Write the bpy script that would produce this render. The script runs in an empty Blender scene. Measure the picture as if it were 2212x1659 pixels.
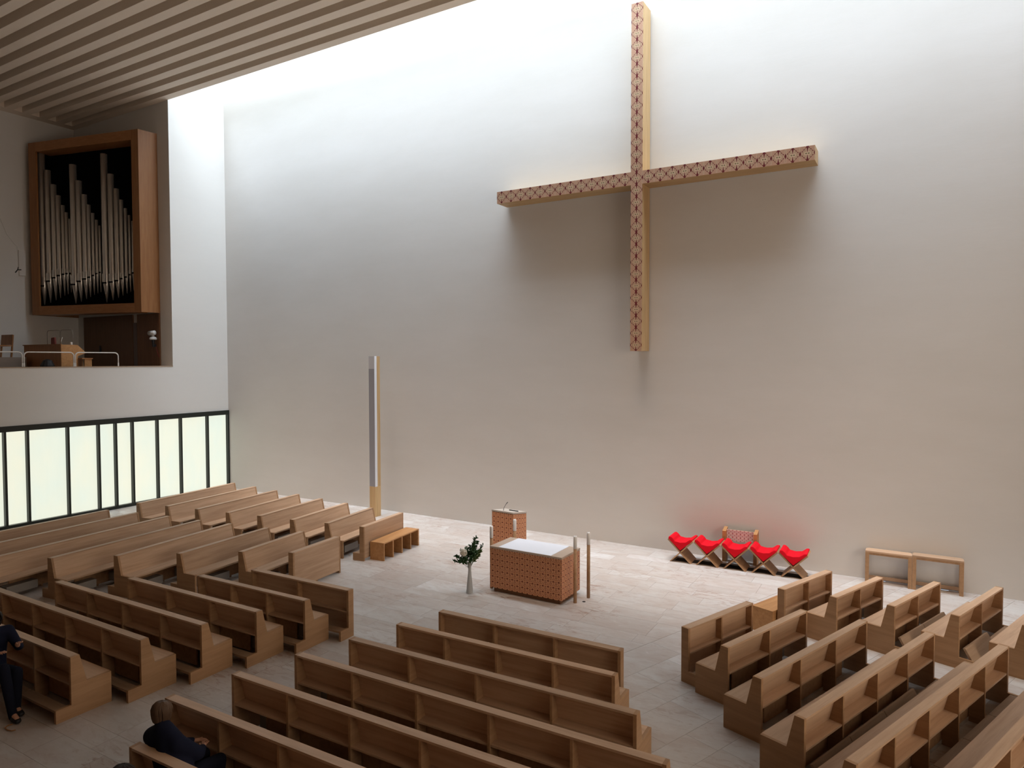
import bpy, bmesh, math, random
from mathutils import Vector, Matrix
random.seed(7)
S = bpy.context.scene
COL = S.collection
PI = math.pi

# ------------------------------------------------------------------ camera, light, exposure
cam_data = bpy.data.cameras.new('camera')
cam = bpy.data.objects.new('camera', cam_data)
COL.objects.link(cam)
S.camera = cam
cam_data.sensor_width = 36.0
cam_data.lens = 1475.6 / 2212 * 36.0
cam_data.clip_end = 200
YAW, PITCH, ROLL = .5331, .0345, -.0019
fw = Vector((-math.sin(YAW) * math.cos(PITCH), math.cos(YAW) * math.cos(PITCH), -math.sin(PITCH)))
rt = Vector((math.cos(YAW), math.sin(YAW), 0))
up = rt.cross(fw)
rt2 = rt * math.cos(ROLL) + up * math.sin(ROLL)
up2 = -rt * math.sin(ROLL) + up * math.cos(ROLL)
cm = Matrix((rt2, up2, -fw)).transposed().to_4x4()
cm.translation = (23.235, -17.424, 5.0)
cam.matrix_world = cm

S.view_settings.view_transform = 'Standard'
S.view_settings.look = 'None'
S.view_settings.gamma = 1
S.view_settings.exposure = .10
S.view_settings.use_curve_mapping = False

world = bpy.data.worlds.new('world')
S.world = world
world.use_nodes = True
world.node_tree.nodes['Background'].inputs[0].default_value = (.75, .86, 1, 1)
world.node_tree.nodes['Background'].inputs[1].default_value = .6

ROOM_R, ROOM_F = 31.0, -25.0          # right wall, front wall (behind the viewer)
CEIL = 14.36
SLOT_Y = -2.3
SKY_Z = 19.0
WALL_H = 3.07


def area(name, loc, size, energy, color, rot=(0, 0, 0)):
    l = bpy.data.lights.new(name, 'AREA')
    l.shape = 'RECTANGLE'
    l.size, l.size_y = size
    l.energy = energy
    l.color = color
    o = bpy.data.objects.new(name, l)
    o.location = loc
    o.rotation_euler = rot
    COL.objects.link(o)
    return o


# daylight falling through the glazed roof slot above the altar wall
area('skylight_daylight', (14.2, SLOT_Y / 2, SKY_Z - .05), (28.2, 2.2), 1850, (.70, .85, 1.0))
# unseen fill light added in the roof slot to brighten the altar wall
wfill = area('wall_fill', (13.5, -1.35, CEIL + .45), (26.5, 1.7), 385, (.72, .85, 1.0), (math.radians(15), 0, 0))
wfill.data.spread = math.radians(62)
# warm fill lamps added out of sight in the ceiling grooves, lifting the altar area
for gy in (-3.325, -3.9125, -4.50, -5.0875, -5.675, -6.2625, -6.85, -7.4375):
    gfill = area('groove_fill', (12.6, gy - .08, CEIL + .28), (24.5, .10), 27, (1.0, .82, .69), (math.radians(14), 0, 0))
    gfill.data.spread = math.radians(30)


# warm fill light added at the unseen right-hand wall to brighten the left side
area('right_side_fill', (ROOM_R - .08, -11.0, 5.2), (5.5, 10), 430, (1.0, .83, .69), (0, math.radians(90), 0))


# ------------------------------------------------------------------ node helpers
class NT:
    def __init__(self, name, rough=.6, spec=.3):
        m = bpy.data.materials.new(name)
        m.use_nodes = True
        self.m = m
        self.t = m.node_tree
        self.b = self.t.nodes['Principled BSDF']
        self.b.inputs['Roughness'].default_value = rough
        self.b.inputs['Specular IOR Level'].default_value = spec

    def n(self, typ, **kw):
        nd = self.t.nodes.new(typ)
        for k, v in kw.items():
            setattr(nd, k, v)
        return nd

    def l(self, a, b):
        self.t.links.new(a, b)

    def put(self, sock, v):
        if isinstance(v, bpy.types.NodeSocket):
            self.l(v, sock)
        else:
            sock.default_value = v

    def math(self, op, a, b=0.0, clamp=False):
        nd = self.n('ShaderNodeMath', operation=op)
        nd.use_clamp = clamp
        self.put(nd.inputs[0], a)
        self.put(nd.inputs[1], b)
        return nd.outputs[0]

    def mix(self, f, a, b, mode='MIX'):
        nd = self.n('ShaderNodeMix', data_type='RGBA')
        nd.blend_type = mode
        self.put(nd.inputs[0], f)
        for s, v in ((nd.inputs[6], a), (nd.inputs[7], b)):
            if isinstance(v, bpy.types.NodeSocket):
                self.l(v, s)
            else:
                s.default_value = (*v, 1) if len(v) == 3 else v
        return nd.outputs[2]

    def noise(self, vec, scale, detail=3, rough=.55, dist=0.0):
        nd = self.n('ShaderNodeTexNoise')
        nd.inputs['Scale'].default_value = scale
        nd.inputs['Detail'].default_value = detail
        nd.inputs['Roughness'].default_value = rough
        nd.inputs['Distortion'].default_value = dist
        self.l(vec, nd.inputs['Vector'])
        return nd.outputs[0]

    def scale(self, vec, s, off=None):
        nd = self.n('ShaderNodeVectorMath', operation='MULTIPLY')
        self.l(vec, nd.inputs[0])
        nd.inputs[1].default_value = s
        out = nd.outputs[0]
        if off is not None:
            ad = self.n('ShaderNodeVectorMath', operation='ADD')
            self.l(out, ad.inputs[0])
            self.l(off, ad.inputs[1])
            out = ad.outputs[0]
        return out

    def ramp(self, f, stops):
        nd = self.n('ShaderNodeValToRGB')
        cr = nd.color_ramp
        while len(cr.elements) < len(stops):
            cr.elements.new(.5)
        for e, (p, c) in zip(cr.elements, stops):
            e.position = p
            e.color = (*c, 1) if len(c) == 3 else c
        self.put(nd.inputs[0], f)
        return nd.outputs[0]

    def bump(self, h, strength, dist=.01):
        nd = self.n('ShaderNodeBump')
        nd.inputs['Strength'].default_value = strength
        nd.inputs['Distance'].default_value = dist
        self.l(h, nd.inputs['Height'])
        self.l(nd.outputs[0], self.b.inputs['Normal'])

    def color(self, c):
        if isinstance(c, bpy.types.NodeSocket):
            self.l(c, self.b.inputs['Base Color'])
        else:
            self.b.inputs['Base Color'].default_value = (*c, 1)


def wood(name, c1, c2, c3, axis=0, rough=.5):
    t = NT(name, rough, .3)
    tc = t.n('ShaderNodeTexCoord').outputs['Object']
    oi = t.n('ShaderNodeObjectInfo')
    r = oi.outputs['Random']
    comb = t.n('ShaderNodeCombineXYZ')
    for i in range(3):
        t.l(t.math('MULTIPLY', r, 37.0 + 11 * i), comb.inputs[i])
    s = [14.0, 14.0, 14.0]
    s[axis] = .9
    v = t.scale(tc, s, comb.outputs[0])
    n1 = t.noise(v, 1.0, 4, .6, .4)
    s2 = [60.0, 60.0, 60.0]
    s2[axis] = 2.2
    n2 = t.noise(t.scale(tc, s2, comb.outputs[0]), 1.0, 3)
    c = t.ramp(n1, [(.25, c1), (.55, c2), (.8, c3)])
    c = t.mix(t.math('MULTIPLY', n2, .22), c, (.5, .45, .4), 'MULTIPLY')
    k = t.math('ADD', t.math('MULTIPLY', r, .22), .89)
    cc = t.n('ShaderNodeCombineXYZ')
    for i in range(3):
        t.l(k, cc.inputs[i])
    c = t.mix(1.0, c, cc.outputs[0], 'MULTIPLY')
    t.color(c)
    t.bump(n2, .08, .002)
    return t.m


def plain(name, c, rough=.5, metal=0.0, spec=.4):
    t = NT(name, rough, spec)
    tc = t.n('ShaderNodeTexCoord').outputs['Object']
    n = t.noise(tc, 6, 3)
    t.color(t.mix(t.math('MULTIPLY', n, .25), c, tuple(x * .8 for x in c)))
    t.b.inputs['Metallic'].default_value = metal
    return t.m


def plaster(name, c, c2, bump=.07):
    t = NT(name, .85, .15)
    g = t.n('ShaderNodeNewGeometry').outputs['Position']
    n1 = t.noise(t.scale(g, (.35, .35, 1.1)), 1.0, 5, .62)
    n2 = t.noise(t.scale(g, (2.0, 2.0, 9.0)), 1.0, 5, .6, .6)
    n3 = t.noise(t.scale(g, (9.0, 9.0, 26.0)), 1.0, 4, .6)
    f = t.ramp(n1, [(.3, (0, 0, 0)), (.72, (1, 1, 1))])
    col = t.mix(f, c, c2)
    col = t.mix(t.math('MULTIPLY', n2, .08), col, (.75, .72, .68), 'MULTIPLY')
    t.color(col)
    h = t.math('ADD', n2, t.math('MULTIPLY', n3, .35))
    t.bump(h, bump, .02)
    return t.m


OAK = wood('oak', (.46, .295, .185), (.58, .385, .25), (.64, .44, .30), rough=.42)  # paler oak: the brightness of lit pew tops is partly in the colour
OAK_DARK = wood('oak_shade_tone', (.36, .205, .105), (.45, .265, .14), (.50, .305, .17), axis=1)  # darker copy of oak, keeps the shade of the pew sides in the colour
HONEY = wood('honey_oak', (.42, .20, .075), (.52, .27, .11), (.58, .32, .14))
PINE = wood('pine', (.55, .36, .17), (.66, .45, .23), (.72, .50, .28), axis=2)
ORGAN_WOOD = wood('cherry_veneer', (.30, .125, .045), (.36, .16, .06), (.42, .20, .08), axis=2, rough=.35)
PANEL_WOOD = wood('dark_veneer', (.15, .07, .035), (.18, .085, .04), (.21, .10, .05), axis=2, rough=.45)
WALL = plaster('pale_lime_plaster', (.73, .69, .645), (.69, .65, .60))
WALL_B = plaster('smooth_white_plaster', (.74, .71, .67), (.72, .69, .65), .02)
CEILM = plaster('ceiling_paint', (.88, .75, .62), (.86, .73, .60), .02)
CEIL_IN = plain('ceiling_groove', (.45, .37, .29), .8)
FRAME_BLK = plain('black_steel', (.018, .022, .018), .4)
WHITE_STEEL = plain('white_enamel', (.75, .73, .70), .3)
BLACK = plain('black_plastic', (.012, .012, .014), .5)
VOID = plain('matt_black', (.004, .005, .006), .95, spec=.05)  # near-black colour of the organ inside, its bars and the pipe slots
CLOTH = plain('white_linen', (.82, .84, .9), .85)
RED = plain('red_felt', (.72, .008, .02), .9, spec=.1)
WAX = plain('white_wax', (.92, .90, .87), .45)
STEEL = plain('pipe_metal', (.66, .62, .57), .30, .72)
LEAF = plain('green_leaf', (.045, .105, .035), .5)
LEAF2 = plain('light_green_leaf', (.12, .17, .05), .5)
PETAL = plain('cream_petal', (.80, .74, .62), .7)
GREY = plain('grey_fabric', (.35, .35, .39), .6)
PALEGREY = plain('pale_grey_cap', (.62, .62, .66), .4)
NAVY = plain('navy_wool', (.012, .014, .030), .95, spec=.1)
DARKCL = plain('dark_trousers', (.010, .011, .020), .9, spec=.1)
SKIN = plain('skin', (.50, .26, .17), .55)
HAIR = plain('brown_hair', (.10, .055, .03), .6)
DARKHAIR = plain('dark_hair', (.02, .013, .01), .7)
HEATER = plain('grey_heater_sheet', (.30, .27, .24), .5)
KNEEL = wood('kneeler_veneer', (.28, .18, .11), (.36, .24, .155), (.40, .27, .18))
GALLERY_CARPET = plain('gallery_floor_finish', (.22, .18, .14), .9)

# frosted glass wall, lit from outside by daylight
t = NT('lit_frosted_glass', .35, .5)
g = t.n('ShaderNodeNewGeometry').outputs['Position']
tc = t.n('ShaderNodeTexCoord').outputs['Object']
n1 = t.noise(t.scale(g, (.5, .9, .5)), 1.0, 3)
n2 = t.noise(t.scale(g, (3, 9, 1.0)), 1.0, 4)
c = t.ramp(n1, [(.3, (.80, .87, .76)), (.7, (.90, .89, .72))])
c = t.mix(t.math('MULTIPLY', n2, .22), c, (.80, .82, .78), 'MULTIPLY')
t.l(c, t.b.inputs['Emission Color'])
t.b.inputs['Emission Strength'].default_value = .92
t.color((.15, .17, .15))
GLASS_LIT = t.m

t = NT('roof_glass', .1, .5)
t.color((.8, .85, .9))
t.b.inputs['Emission Color'].default_value = (.8, .9, 1, 1)
t.b.inputs['Emission Strength'].default_value = 2.0
ROOFGLASS = t.m

t = NT('frosted_vase_glass', .35, .5)
t.color((.80, .80, .78))
t.b.inputs['Transmission Weight'].default_value = .45
VASE = t.m


# travertine slabs: colour differs slab by slab
t = NT('travertine', .38, .35)
g = t.n('ShaderNodeNewGeometry')
pos = g.outputs['Position']
oi = t.n('ShaderNodeObjectInfo').outputs['Random']
isl = g.outputs['Random Per Island']
rnd = t.math('FRACT', t.math('ADD', oi, isl))
comb = t.n('ShaderNodeCombineXYZ')
t.l(t.math('MULTIPLY', rnd, 91.0), comb.inputs[0])
t.l(t.math('MULTIPLY', rnd, 57.0), comb.inputs[1])
v1 = t.scale(pos, (.9, 1.6, 1), comb.outputs[0])
n1 = t.noise(v1, 1.0, 5, .62, .8)
v2 = t.scale(pos, (3.0, 9.0, 1), comb.outputs[0])
n2 = t.noise(v2, 1.0, 6, .68, 1.2)
base = t.ramp(rnd, [(0, (.50, .45, .41)), (.25, (.57, .535, .50)), (.6, (.55, .505, .465)), (.85, (.59, .56, .525)), (1, (.65, .625, .60))])
f1 = t.ramp(n1, [(.36, (1, 1, 1)), (.6, (0, 0, 0))])
base = t.mix(t.math('MULTIPLY', f1, .55), base, (.46, .365, .31))
f2 = t.ramp(n2, [(.52, (0, 0, 0)), (.62, (1, 1, 1))])
big = t.noise(t.scale(pos, (.55, .75, 1)), 1.0, 2)
bm = t.ramp(big, [(.48, (.25, .25, .25)), (.64, (1, 1, 1))])
base = t.mix(t.math('MULTIPLY', t.math('MULTIPLY', f2, .8), bm), base, (.34, .22, .165))
f3 = t.ramp(n2, [(.30, (1, 1, 1)), (.42, (0, 0, 0))])
base = t.mix(t.math('MULTIPLY', f3, .35), base, (.74, .70, .66))
t.color(base)
TRAV = t.m
GROUT = plain('joint_mortar', (.36, .30, .25), .9)


def inlay(name, base1, base2, line, spot, pale, rows=False):
    """star and diamond marquetry, one motif per UV unit"""
    t = NT(name, .5, .3)
    uv = t.n('ShaderNodeTexCoord').outputs['UV']
    sp = t.n('ShaderNodeSeparateXYZ')
    t.l(uv, sp.inputs[0])
    fu = t.math('FRACT', sp.outputs[0])
    fv = t.math('FRACT', sp.outputs[1])
    a = t.math('MULTIPLY', t.math('ABSOLUTE', t.math('SUBTRACT', fu, .5)), 2.0)
    b = t.math('MULTIPLY', t.math('ABSOLUTE', t.math('SUBTRACT', fv, .5)), 2.0)

    def lt(x, y):
        return t.math('LESS_THAN', x, y)

    def mul(x, y):
        return t.math('MULTIPLY', x, y)
    dd = t.math('ABSOLUTE', t.math('SUBTRACT', t.math('ADD', a, b), 1.0))
    dash = lt(t.math('FRACT', t.math('ADD', mul(b, 4.0), .15)), .62)
    d1 = mul(lt(dd, .075), dash)
    col_w = t.math('ADD', mul(mul(b, b), .17), .035)
    d2 = mul(lt(a, col_w), t.math('GREATER_THAN', b, .22))
    ae = t.math('SUBTRACT', 1.0, a)
    sw = t.math('ADD', mul(t.math('MAXIMUM', t.math('SUBTRACT', 1.0, mul(b, 2.6)), 0.0), .15), .02)
    d3 = mul(lt(ae, sw), lt(b, .86))
    d4 = mul(lt(b, .09), mul(lt(a, .30), t.math('GREATER_THAN', a, .05)))
    halo2 = mul(lt(a, t.math('ADD', col_w, .07)), t.math('GREATER_THAN', b, .22))
    halo3 = mul(lt(ae, t.math('ADD', sw, .07)), lt(b, .9))
    halo4 = mul(lt(b, .2), lt(a, .42))
    if rows:
        # rows of dark knots with dashed V strokes between them
        fr = t.math('FRACT', t.math('ADD', fv, .5))
        yb = t.math('ABSOLUTE', t.math('SUBTRACT', fr, .5))
        kn = t.math('ADD', mul(t.math('MAXIMUM', t.math('SUBTRACT', 1.0, mul(a, 2.4)), 0.0), .12), .022)
        d2 = lt(yb, kn)
        halo2 = lt(yb, t.math('ADD', kn, .05))
        v1_ = t.math('ABSOLUTE', t.math('SUBTRACT', a, fv))
        d1 = mul(lt(v1_, .10), lt(t.math('FRACT', mul(fv, 3.5)), .72))
        d3 = mul(lt(t.math('SUBTRACT', 1.0, a), .07), mul(t.math('GREATER_THAN', fv, .2), lt(fv, .8)))
        halo3 = mul(lt(v1_, .2), lt(b, .8))
        d4 = mul(lt(a, .07), mul(t.math('GREATER_THAN', fv, .35), lt(fv, .8)))
        halo4 = mul(lt(a, .14), mul(t.math('GREATER_THAN', fv, .35), lt(fv, .8)))
    chk = lt(t.math('ADD', a, b), 1.0)
    c = t.mix(chk, base1, base2)
    for h in (halo2, halo3, halo4):
        c = t.mix(h, c, pale)
    c = t.mix(d4, c, spot)
    for d in (d1, d2, d3):
        c = t.mix(d, c, line)
    t.color(c)
    return t.m


CROSS_INLAY = inlay('cross_marquetry', (.53, .305, .20), (.50, .315, .20), (.15, .016, .018), (.22, .165, .08), (.66, .47, .31))
ALTAR_INLAY = inlay('altar_marquetry', (.62, .27, .13), (.66, .30, .15), (.17, .035, .02), (.22, .06, .03), (.72, .36, .19), rows=True)
CHAIR_INLAY = inlay('chair_marquetry', (.78, .62, .60), (.72, .58, .58), (.30, .02, .03), (.30, .12, .12), (.85, .74, .72))


# ------------------------------------------------------------------ mesh helpers
def box(x0, x1, y0, y1, z0, z1):
    v = [(x0, y0, z0), (x1, y0, z0), (x1, y1, z0), (x0, y1, z0), (x0, y0, z1), (x1, y0, z1), (x1, y1, z1), (x0, y1, z1)]
    f = [(0, 3, 2, 1), (4, 5, 6, 7), (0, 1, 5, 4), (1, 2, 6, 5), (2, 3, 7, 6), (3, 0, 4, 7)]
    return v, f


def prism_x(poly, x0, x1):
    """extrude a (y, z) outline, counter-clockwise seen from +x, along x"""
    n = len(poly)
    v = [(x0, y, z) for y, z in poly] + [(x1, y, z) for y, z in poly]
    f = [tuple(range(n))[::-1], tuple(range(n, 2 * n))]
    for i in range(n):
        j = (i + 1) % n
        f.append((i, j, n + j, n + i))
    return v, f


def prism_z(poly, z0, z1):
    n = len(poly)
    v = [(x, y, z0) for x, y in poly] + [(x, y, z1) for x, y in poly]
    f = [tuple(range(n))[::-1], tuple(range(n, 2 * n))]
    for i in range(n):
        j = (i + 1) % n
        f.append((i, j, n + j, n + i))
    return v, f


def prism_y(poly, y0, y1):
    n = len(poly)
    v = [(x, y0, z) for x, z in poly] + [(x, y1, z) for x, z in poly]
    f = [tuple(range(n)), tuple(range(n, 2 * n))[::-1]]
    for i in range(n):
        j = (i + 1) % n
        f.append((j, i, n + i, n + j))
    return v, f


def lathe(prof, seg=16, c=(0, 0)):
    v, f = [], []
    for r, z in prof:
        for i in range(seg):
            a = 2 * PI * i / seg
            v.append((c[0] + r * math.cos(a), c[1] + r * math.sin(a), z))
    for k in range(len(prof) - 1):
        for i in range(seg):
            j = (i + 1) % seg
            f.append((k * seg + i, k * seg + j, (k + 1) * seg + j, (k + 1) * seg + i))
    f.append(tuple(range(seg))[::-1])
    f.append(tuple((len(prof) - 1) * seg + i for i in range(seg)))
    return v, f


def tube(pts, r, seg=8):
    """round tube through points"""
    v, f = [], []
    P = [Vector(p) for p in pts]
    n = len(P)
    prev = None
    for i, p in enumerate(P):
        d = (P[min(i + 1, n - 1)] - P[max(i - 1, 0)]).normalized()
        if prev is None:
            a = d.orthogonal().normalized()
        else:
            a = (prev - d * prev.dot(d)).normalized()
        prev = a
        b = d.cross(a)
        rr = r[i] if isinstance(r, (list, tuple)) else r
        for k in range(seg):
            an = 2 * PI * k / seg
            v.append(tuple(p + (a * math.cos(an) + b * math.sin(an)) * rr))
    for i in range(n - 1):
        for k in range(seg):
            j = (k + 1) % seg
            f.append((i * seg + k, i * seg + j, (i + 1) * seg + j, (i + 1) * seg + k))
    f.append(tuple(range(seg))[::-1])
    f.append(tuple((n - 1) * seg + k for k in range(seg)))
    return v, f


def join(*parts):
    v, f = [], []
    for pv, pf in parts:
        o = len(v)
        v += list(pv)
        f += [tuple(i + o for i in q) for q in pf]
    return v, f


def mesh(name, vf, mat, smooth=False):
    me = bpy.data.meshes.new(name)
    me.from_pydata(vf[0], [], vf[1])
    for m in (mat if isinstance(mat, (list, tuple)) else [mat]):
        me.materials.append(m)
    if smooth:
        me.polygons.foreach_set('use_smooth', [True] * len(me.polygons))
    me.update()
    return me


def obj(name, vf, mat, parent=None, smooth=False, bevel=0):
    me = vf if isinstance(vf, bpy.types.Mesh) else mesh(name, vf, mat, smooth)
    o = bpy.data.objects.new(name, me)
    COL.objects.link(o)
    o.parent = parent
    if bevel:
        b = o.modifiers.new('bevel', 'BEVEL')
        b.width = bevel
        b.segments = 2
        b.limit_method = 'ANGLE'
    return o


def tag(o, label=None, cat=None, group=None, kind=None):
    if label:
        o['label'] = label
    if cat:
        o['category'] = cat
    if group:
        o['group'] = group
    if kind:
        o['kind'] = kind
    return o


def thing(name, label, cat, loc=(0, 0, 0), rz=0.0, group=None):
    o = bpy.data.objects.new(name, None)
    o.empty_display_size = .2
    COL.objects.link(o)
    o.location = loc
    o.rotation_euler = (0, 0, rz)
    return tag(o, label, cat, group)


def struct(name, vf=None, mat=None):
    if vf is None:
        o = bpy.data.objects.new(name, None)
        COL.objects.link(o)
    else:
        o = obj(name, vf, mat)
    o['kind'] = 'structure'
    return o


# ------------------------------------------------------------------ room shell
struct('wall_back', box(-.4, ROOM_R + .4, 0, .4, 0, SKY_Z), WALL)
# left wall: band over the glass wall, strip beside the gallery opening, return walls of the gallery
struct('wall_left', join(
    box(-.35, 0, ROOM_F, 0, WALL_H, 4.80),
    box(-.35, 0, SLOT_Y, 0, 4.80, SKY_Z),
    box(-.35, 0, ROOM_F, -16.0, 4.80, CEIL + .4),
    box(-.35, 0, ROOM_F, -15.0, 0, WALL_H)), WALL_B)
struct('wall_gallery_side', box(-6.6, -.35, SLOT_Y, -.9, 3.9, CEIL + .4), WALL_B)
struct('wall_gallery_back', box(-6.9, -6.3, -16.3, SLOT_Y + .3, 3.9, CEIL + .4), WALL_B)
struct('wall_gallery_far', box(-6.6, -.35, -16.4, -16.0, 3.9, CEIL + .4), WALL_B)
struct('wall_right', box(ROOM_R, ROOM_R + .4, ROOM_F, 0, 0, SKY_Z), HONEY)
struct('wall_front', box(-.4, ROOM_R + .4, ROOM_F - .4, ROOM_F, 0, CEIL + .6), PANEL_WOOD)
struct('wall_skylight_shaft', box(0, ROOM_R, SLOT_Y - .12, SLOT_Y, CEIL + .02, SKY_Z), WALL_B)
sk = struct('window_2', box(0, ROOM_R, SLOT_Y, 0, SKY_Z, SKY_Z + .05), ROOFGLASS)
gal = struct('floor_gallery', box(-6.4, -.35, -16.0, SLOT_Y, 4.1, 4.35), GALLERY_CARPET)
struct('trim_1', box(-.40, .015, -16.0, SLOT_Y, 4.80, 4.83), plain('parapet_board', (.36, .26, .18), .6))

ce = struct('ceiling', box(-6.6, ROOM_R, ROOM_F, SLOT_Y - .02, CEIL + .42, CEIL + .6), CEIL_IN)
bw, per = .292, .5875
y1 = SLOT_Y
first = True
beam_me = mesh('ceiling_beam', box(-5.85, ROOM_R, -bw, 0, 0, .43), CEILM)
k = 0
while y1 > ROOM_F + .3:
    b = obj('ceiling_beam', beam_me, CEILM, ce)
    b.location = (0, y1 - .0, CEIL)
    y1 -= per
    k += 1
obj('ceiling_border', box(-6.6, -5.85, ROOM_F, SLOT_Y, CEIL, CEIL + .43), CEILM, ce)

# glass wall low on the left
win = struct('window_1')
mull = [-.03, -.93, -2.03, -2.93, -3.83, -4.41, -4.97, -5.92, -7.07, -7.68, -8.62, -9.7, -10.6, -11.3, -12.4, -13.3, -14.2, -14.97]
obj('window_frame', join(
    box(-.16, .05, -15, -.001, WALL_H - .17, WALL_H),
    box(-.16, .05, -15, -.001, 0.0, .10)), FRAME_BLK, win)
for y in mull:
    obj('mullion', box(-.16, .045, y - .035, y + .028, .10, WALL_H - .17), FRAME_BLK, win)
for a, b in zip(mull[:-1], mull[1:]):
    obj('pane', box(-.12, -.09, b + .028, a - .035, .10, WALL_H - .17), GLASS_LIT, win)


# assumed window, out of view, added in the right wall around the fill light
win3 = struct('added_window_3')
obj('window_frame', join(box(ROOM_R - .03, ROOM_R, -16.1, -5.9, 2.3, 2.42), box(ROOM_R - .03, ROOM_R, -16.1, -5.9, 7.98, 8.1)), FRAME_BLK, win3)
for k in range(6):
    y = -16.05 + k * 2.02
    obj('mullion', box(ROOM_R - .03, ROOM_R, y - .04, y + .04, 2.42, 7.98), FRAME_BLK, win3)
    if k < 5:
        obj('pane', box(ROOM_R - .02, ROOM_R - .01, y + .04, y + 1.98, 2.42, 7.98), GLASS_LIT, win3)

# ------------------------------------------------------------------ floor of travertine slabs
def clip(poly, px, py, nx, ny):
    out = []
    for i in range(len(poly)):
        a, b = poly[i - 1], poly[i]
        da = (a[0] - px) * nx + (a[1] - py) * ny
        db = (b[0] - px) * nx + (b[1] - py) * ny
        if (da >= 0) != (db >= 0):
            s = da / (da - db)
            out.append((a[0] + (b[0] - a[0]) * s, a[1] + (b[1] - a[1]) * s))
        if db >= 0:
            out.append(b)
    return out


def poly_area(p):
    return abs(sum(p[i - 1][0] * p[i][1] - p[i][0] * p[i - 1][1] for i in range(len(p)))) / 2


def rows(u0, u1, v0, v1, hs, rng):
    v = v0
    k = 0
    while v < v1:
        h = hs[k % len(hs)]
        k += 1
        u = u0 - rng.random() * 1.1
        while u < u1:
            w = rng.choice((.75, .95, .95, 1.1, 1.35))
            yield (u, v, u + w, v + h)
            u += w
        v += h


floor = struct('floor', box(0, ROOM_R, ROOM_F, 0, -.20, -.012), GROUT)
BP, BA = (19.03, -6.54), math.radians(69)
bn = (math.sin(BA), -math.cos(BA))                # normal pointing to the right field
slabs = []
rng = random.Random(11)
J = .0016
for (a, b, c, d) in rows(0, 27, -16.6, -.02, (.50, .36, .70, .44, .36, .55, .45), rng):
    p = clip([(max(a, 0) + J, b + J), (c - J, b + J), (c - J, min(d, 0) - J), (max(a, 0) + J, min(d, 0) - J)], BP[0] - bn[0] * J, BP[1] - bn[1] * J, -bn[0], -bn[1])
    if len(p) > 2 and poly_area(p) > .01:
        slabs.append(p)
ca, sa = math.cos(BA), math.sin(BA)
for (a, b, c, d) in rows(-12, 12, .003, 16, (.62, .5, .42, .7, .5, .6), rng):
    q = []
    for (u, v) in ((a + J, b + J), (a + J, d - J), (c - J, d - J), (c - J, b + J)):
        q.append((BP[0] + u * ca + v * bn[0], BP[1] + u * sa + v * bn[1]))
    q = q[::-1]
    q = clip(q, 0, -.002, 0, -1)
    if len(q) > 2:
        q = clip(q, ROOM_R - .002, 0, -1, 0)
    if len(q) > 2:
        q = clip(q, 0, -17.5, 0, 1)
    if len(q) > 2 and poly_area(q) > .01:
        slabs.append(q)


def seen(p):
    """how large a slab shows to someone on the gallery: only used to choose which slabs are separate objects"""
    cx = sum(x for x, y in p) / len(p)
    cy = sum(y for x, y in p) / len(p)
    d = Vector((cx - 23.235, cy + 17.424, -5.0))
    z = d.dot(fw)
    if z < 2 or abs(d.dot(rt) / z) > .78 or abs(d.dot(up) / z) > .6:
        return 0
    open_ = (14.4 < cx < 22 and cy > -8.2) or (10.8 < cx < 19 and -6.2 < cy) or cy > -2.3 or (19.5 < cx - .2 * (cy + 8) < 22.0 and cy < -7) \
        or (13.4 < cx < 15.9 and cy > -16) or (cy < -12.8 and cx < 16)
    return poly_area(p) / z ** 3 * (1 if open_ else .12)


slabs.sort(key=seen, reverse=True)


def slab_vf(p):
    p = [(x, y) for x, y in p]
    s = sum(p[i - 1][0] * p[i][1] - p[i][0] * p[i - 1][1] for i in range(len(p)))
    if s < 0:
        p = p[::-1]
    cx = sum(x for x, y in p) / len(p)
    cy = sum(y for x, y in p) / len(p)
    return p, cx, cy


for p in slabs[:298]:
    p, cx, cy = slab_vf(p)
    o = obj('floor_slab', prism_z([(x - cx, y - cy) for x, y in p], -.012, 0), TRAV, floor)
    o.location = (cx, cy, 0)
rest = join(*[prism_z(slab_vf(p)[0], -.012, 0) for p in slabs[298:]])
o = obj('floor_slabs', rest, TRAV, floor)
o['kind'] = 'stuff'
struct('floor_rear', join(box(0, ROOM_R, ROOM_F, -17.5, -.012, 0), box(0, 20, -17.5, -16.6, -.012, 0)), TRAV)

# ------------------------------------------------------------------ pews
HB = .86


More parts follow.
